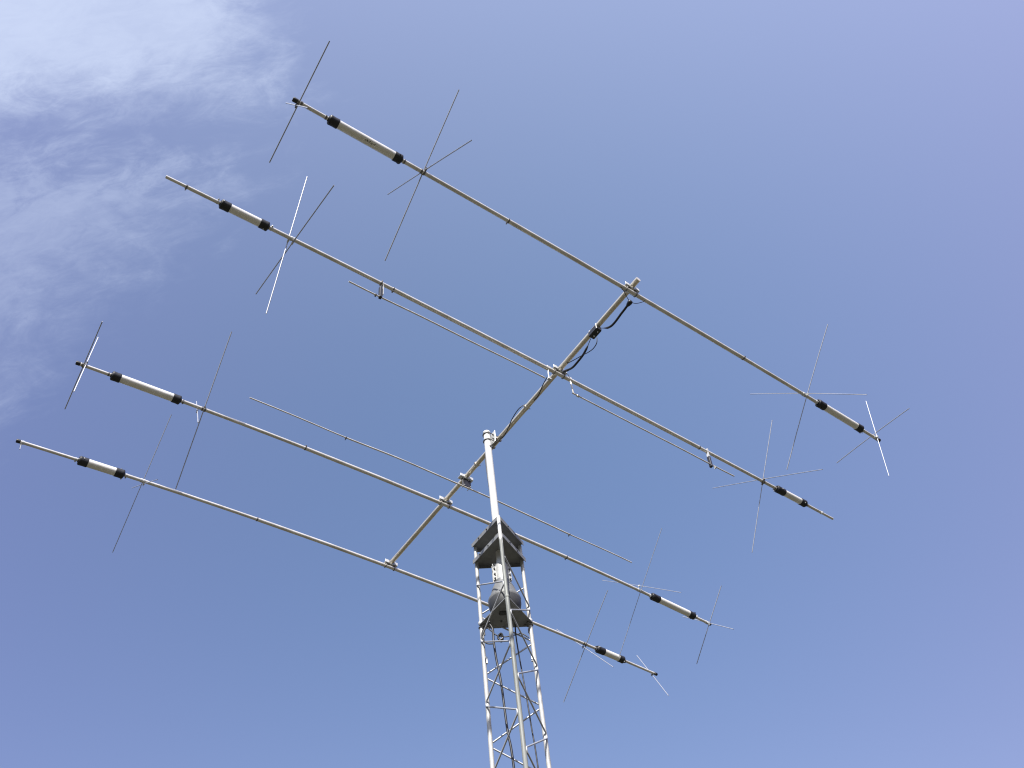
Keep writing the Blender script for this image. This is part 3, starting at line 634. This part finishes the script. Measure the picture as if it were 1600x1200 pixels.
e1 = EL[0]; s1, s2 = epos(e1, -0.115) - UPZ * 0.016, epos(e1, 0.150) - UPZ * 0.018
MB().tube(smooth_path([V(C1b) + bd * 0.01, V(C1b).lerp(s1, 0.35) + V((0.006, 0, -0.004)), V(C1b).lerp(s1, 0.72) + V((0.006, 0, 0.0)), s1], 5), 0.0028, 8).build('pigtail', CABLE, ant)
MB().tube(smooth_path([V(C1b) + bd * 0.012, V(C1b).lerp(s2, 0.35) - UPZ * 0.018, V(C1b).lerp(s2, 0.7) - UPZ * 0.016, s2], 5), 0.0028, 8).build('pigtail', CABLE, ant)
p2 = smooth_path(C2, 5); k = len(p2)
rads = [0.0030 if i < 8 else (0.0098 if i > 11 else 0.0030 + (i - 7) * 0.0017) for i in range(k)]
rads[-6:] = [0.011, 0.0115, 0.012, 0.012, 0.0115, 0.010]
MB().tube(p2, rads, 12).build('sleeved_lead', CABLE, ant)
MB().tube(smooth_path([C2[-1]] + C2t, 5), 0.0030, 8).build('pigtail', CABLE, ant)
# ---------------------------------------------------------------- coax feed line and tower cables
ground_run = lambda p, x, y: [V(p), V((x, y, 3.6)), V((x + 0.01, y, 2.2)), V((x - 0.01, y, 1.0)), V((x, y, 0.05))]
MB_ = MB(); MB_.tube(smooth_path(C3, 5), 0.0040, 10)
far = onb(C3[-1]) + bn * 0.0 + UPZ * 0.03
MB_.tube(smooth_path([V(C3[-1]), onb(V(C3[-1]) + bdir * -0.10) + bu * (BR + 0.006), onb(V(C4[0])) + bu * (BR + 0.006) , V(C4[0])], 5), 0.0040, 10)
MB_.tube(smooth_path(C4, 6), 0.0044, 10)
mend = V(C4[-1]); sidem = (mend - MAX_); sidem.z = 0; 
lf = V((-1, 0.08, 0)).normalized()
MB_.tube(smooth_path([mend, MAX_ + nb * (MR + 0.012) + lf * 0.01 + UPZ * 7.93, MAX_ + lf * (MR + 0.005) + nb * 0.012 + UPZ * 7.86, MAX_ + lf * (MR + 0.005) + UPZ * 7.7, MAX_ + lf * (MR + 0.004) + nb * 0.01 + UPZ * 7.3, MAX_ + lf * (MR + 0.004) + nb * 0.02 + UPZ * 6.9, MAX_ + lf * (MR + 0.004) + nb * 0.02 + UPZ * 6.82], 5), 0.0044, 10)
o = MB_.build('feed_cable', CABLE)
o['label'] = 'thin black feed cable coiled round the boom down to the mast'; o['category'] = 'cable'
MB_ = MB(); MB_.tube(smooth_path([V(K1[0]) + UPZ * 0.02] + K1 + ground_run(K1[-1], -0.35, 5.44)[1:], 6), 0.0085, 12)
o = MB_.build('control_cable', CABLE); o['label'] = 'thicker black cable hanging inside the tower from its shelf'; o['category'] = 'cable'
MB_ = MB(); MB_.tube(smooth_path(K2 + ground_run(K2[-1], -0.20, 5.52)[1:], 6), 0.0052, 12)
o = MB_.build('control_cable', CABLE); o['label'] = 'thinner straight cable beside the right leg inside the tower'; o['category'] = 'cable'
MB_ = MB(); MB_.tube(smooth_path(K4, 6), 0.0045, 10); MB_.tube(smooth_path(K3, 6), 0.0050, 10)
kd0, kd1 = V(KD[0]), V(KD[1]); kc = (kd0 + kd1) / 2
loop = []
for i in range(60):
    a = i / 60 * 6 * math.pi; r_ = 0.021 + 0.004 * math.sin(i * 0.7)
    loop.append(kc + V((math.cos(a) * r_ * 0.75, -0.010 + 0.02 * i / 60, math.sin(a) * r_ * 1.35)))
MB_.tube(loop, 0.0068, 8)
o = MB_.build('cable_coil', CABLE); o['label'] = 'small coiled bundle of black cable tied under the rotator shelf'; o['category'] = 'cable coil'
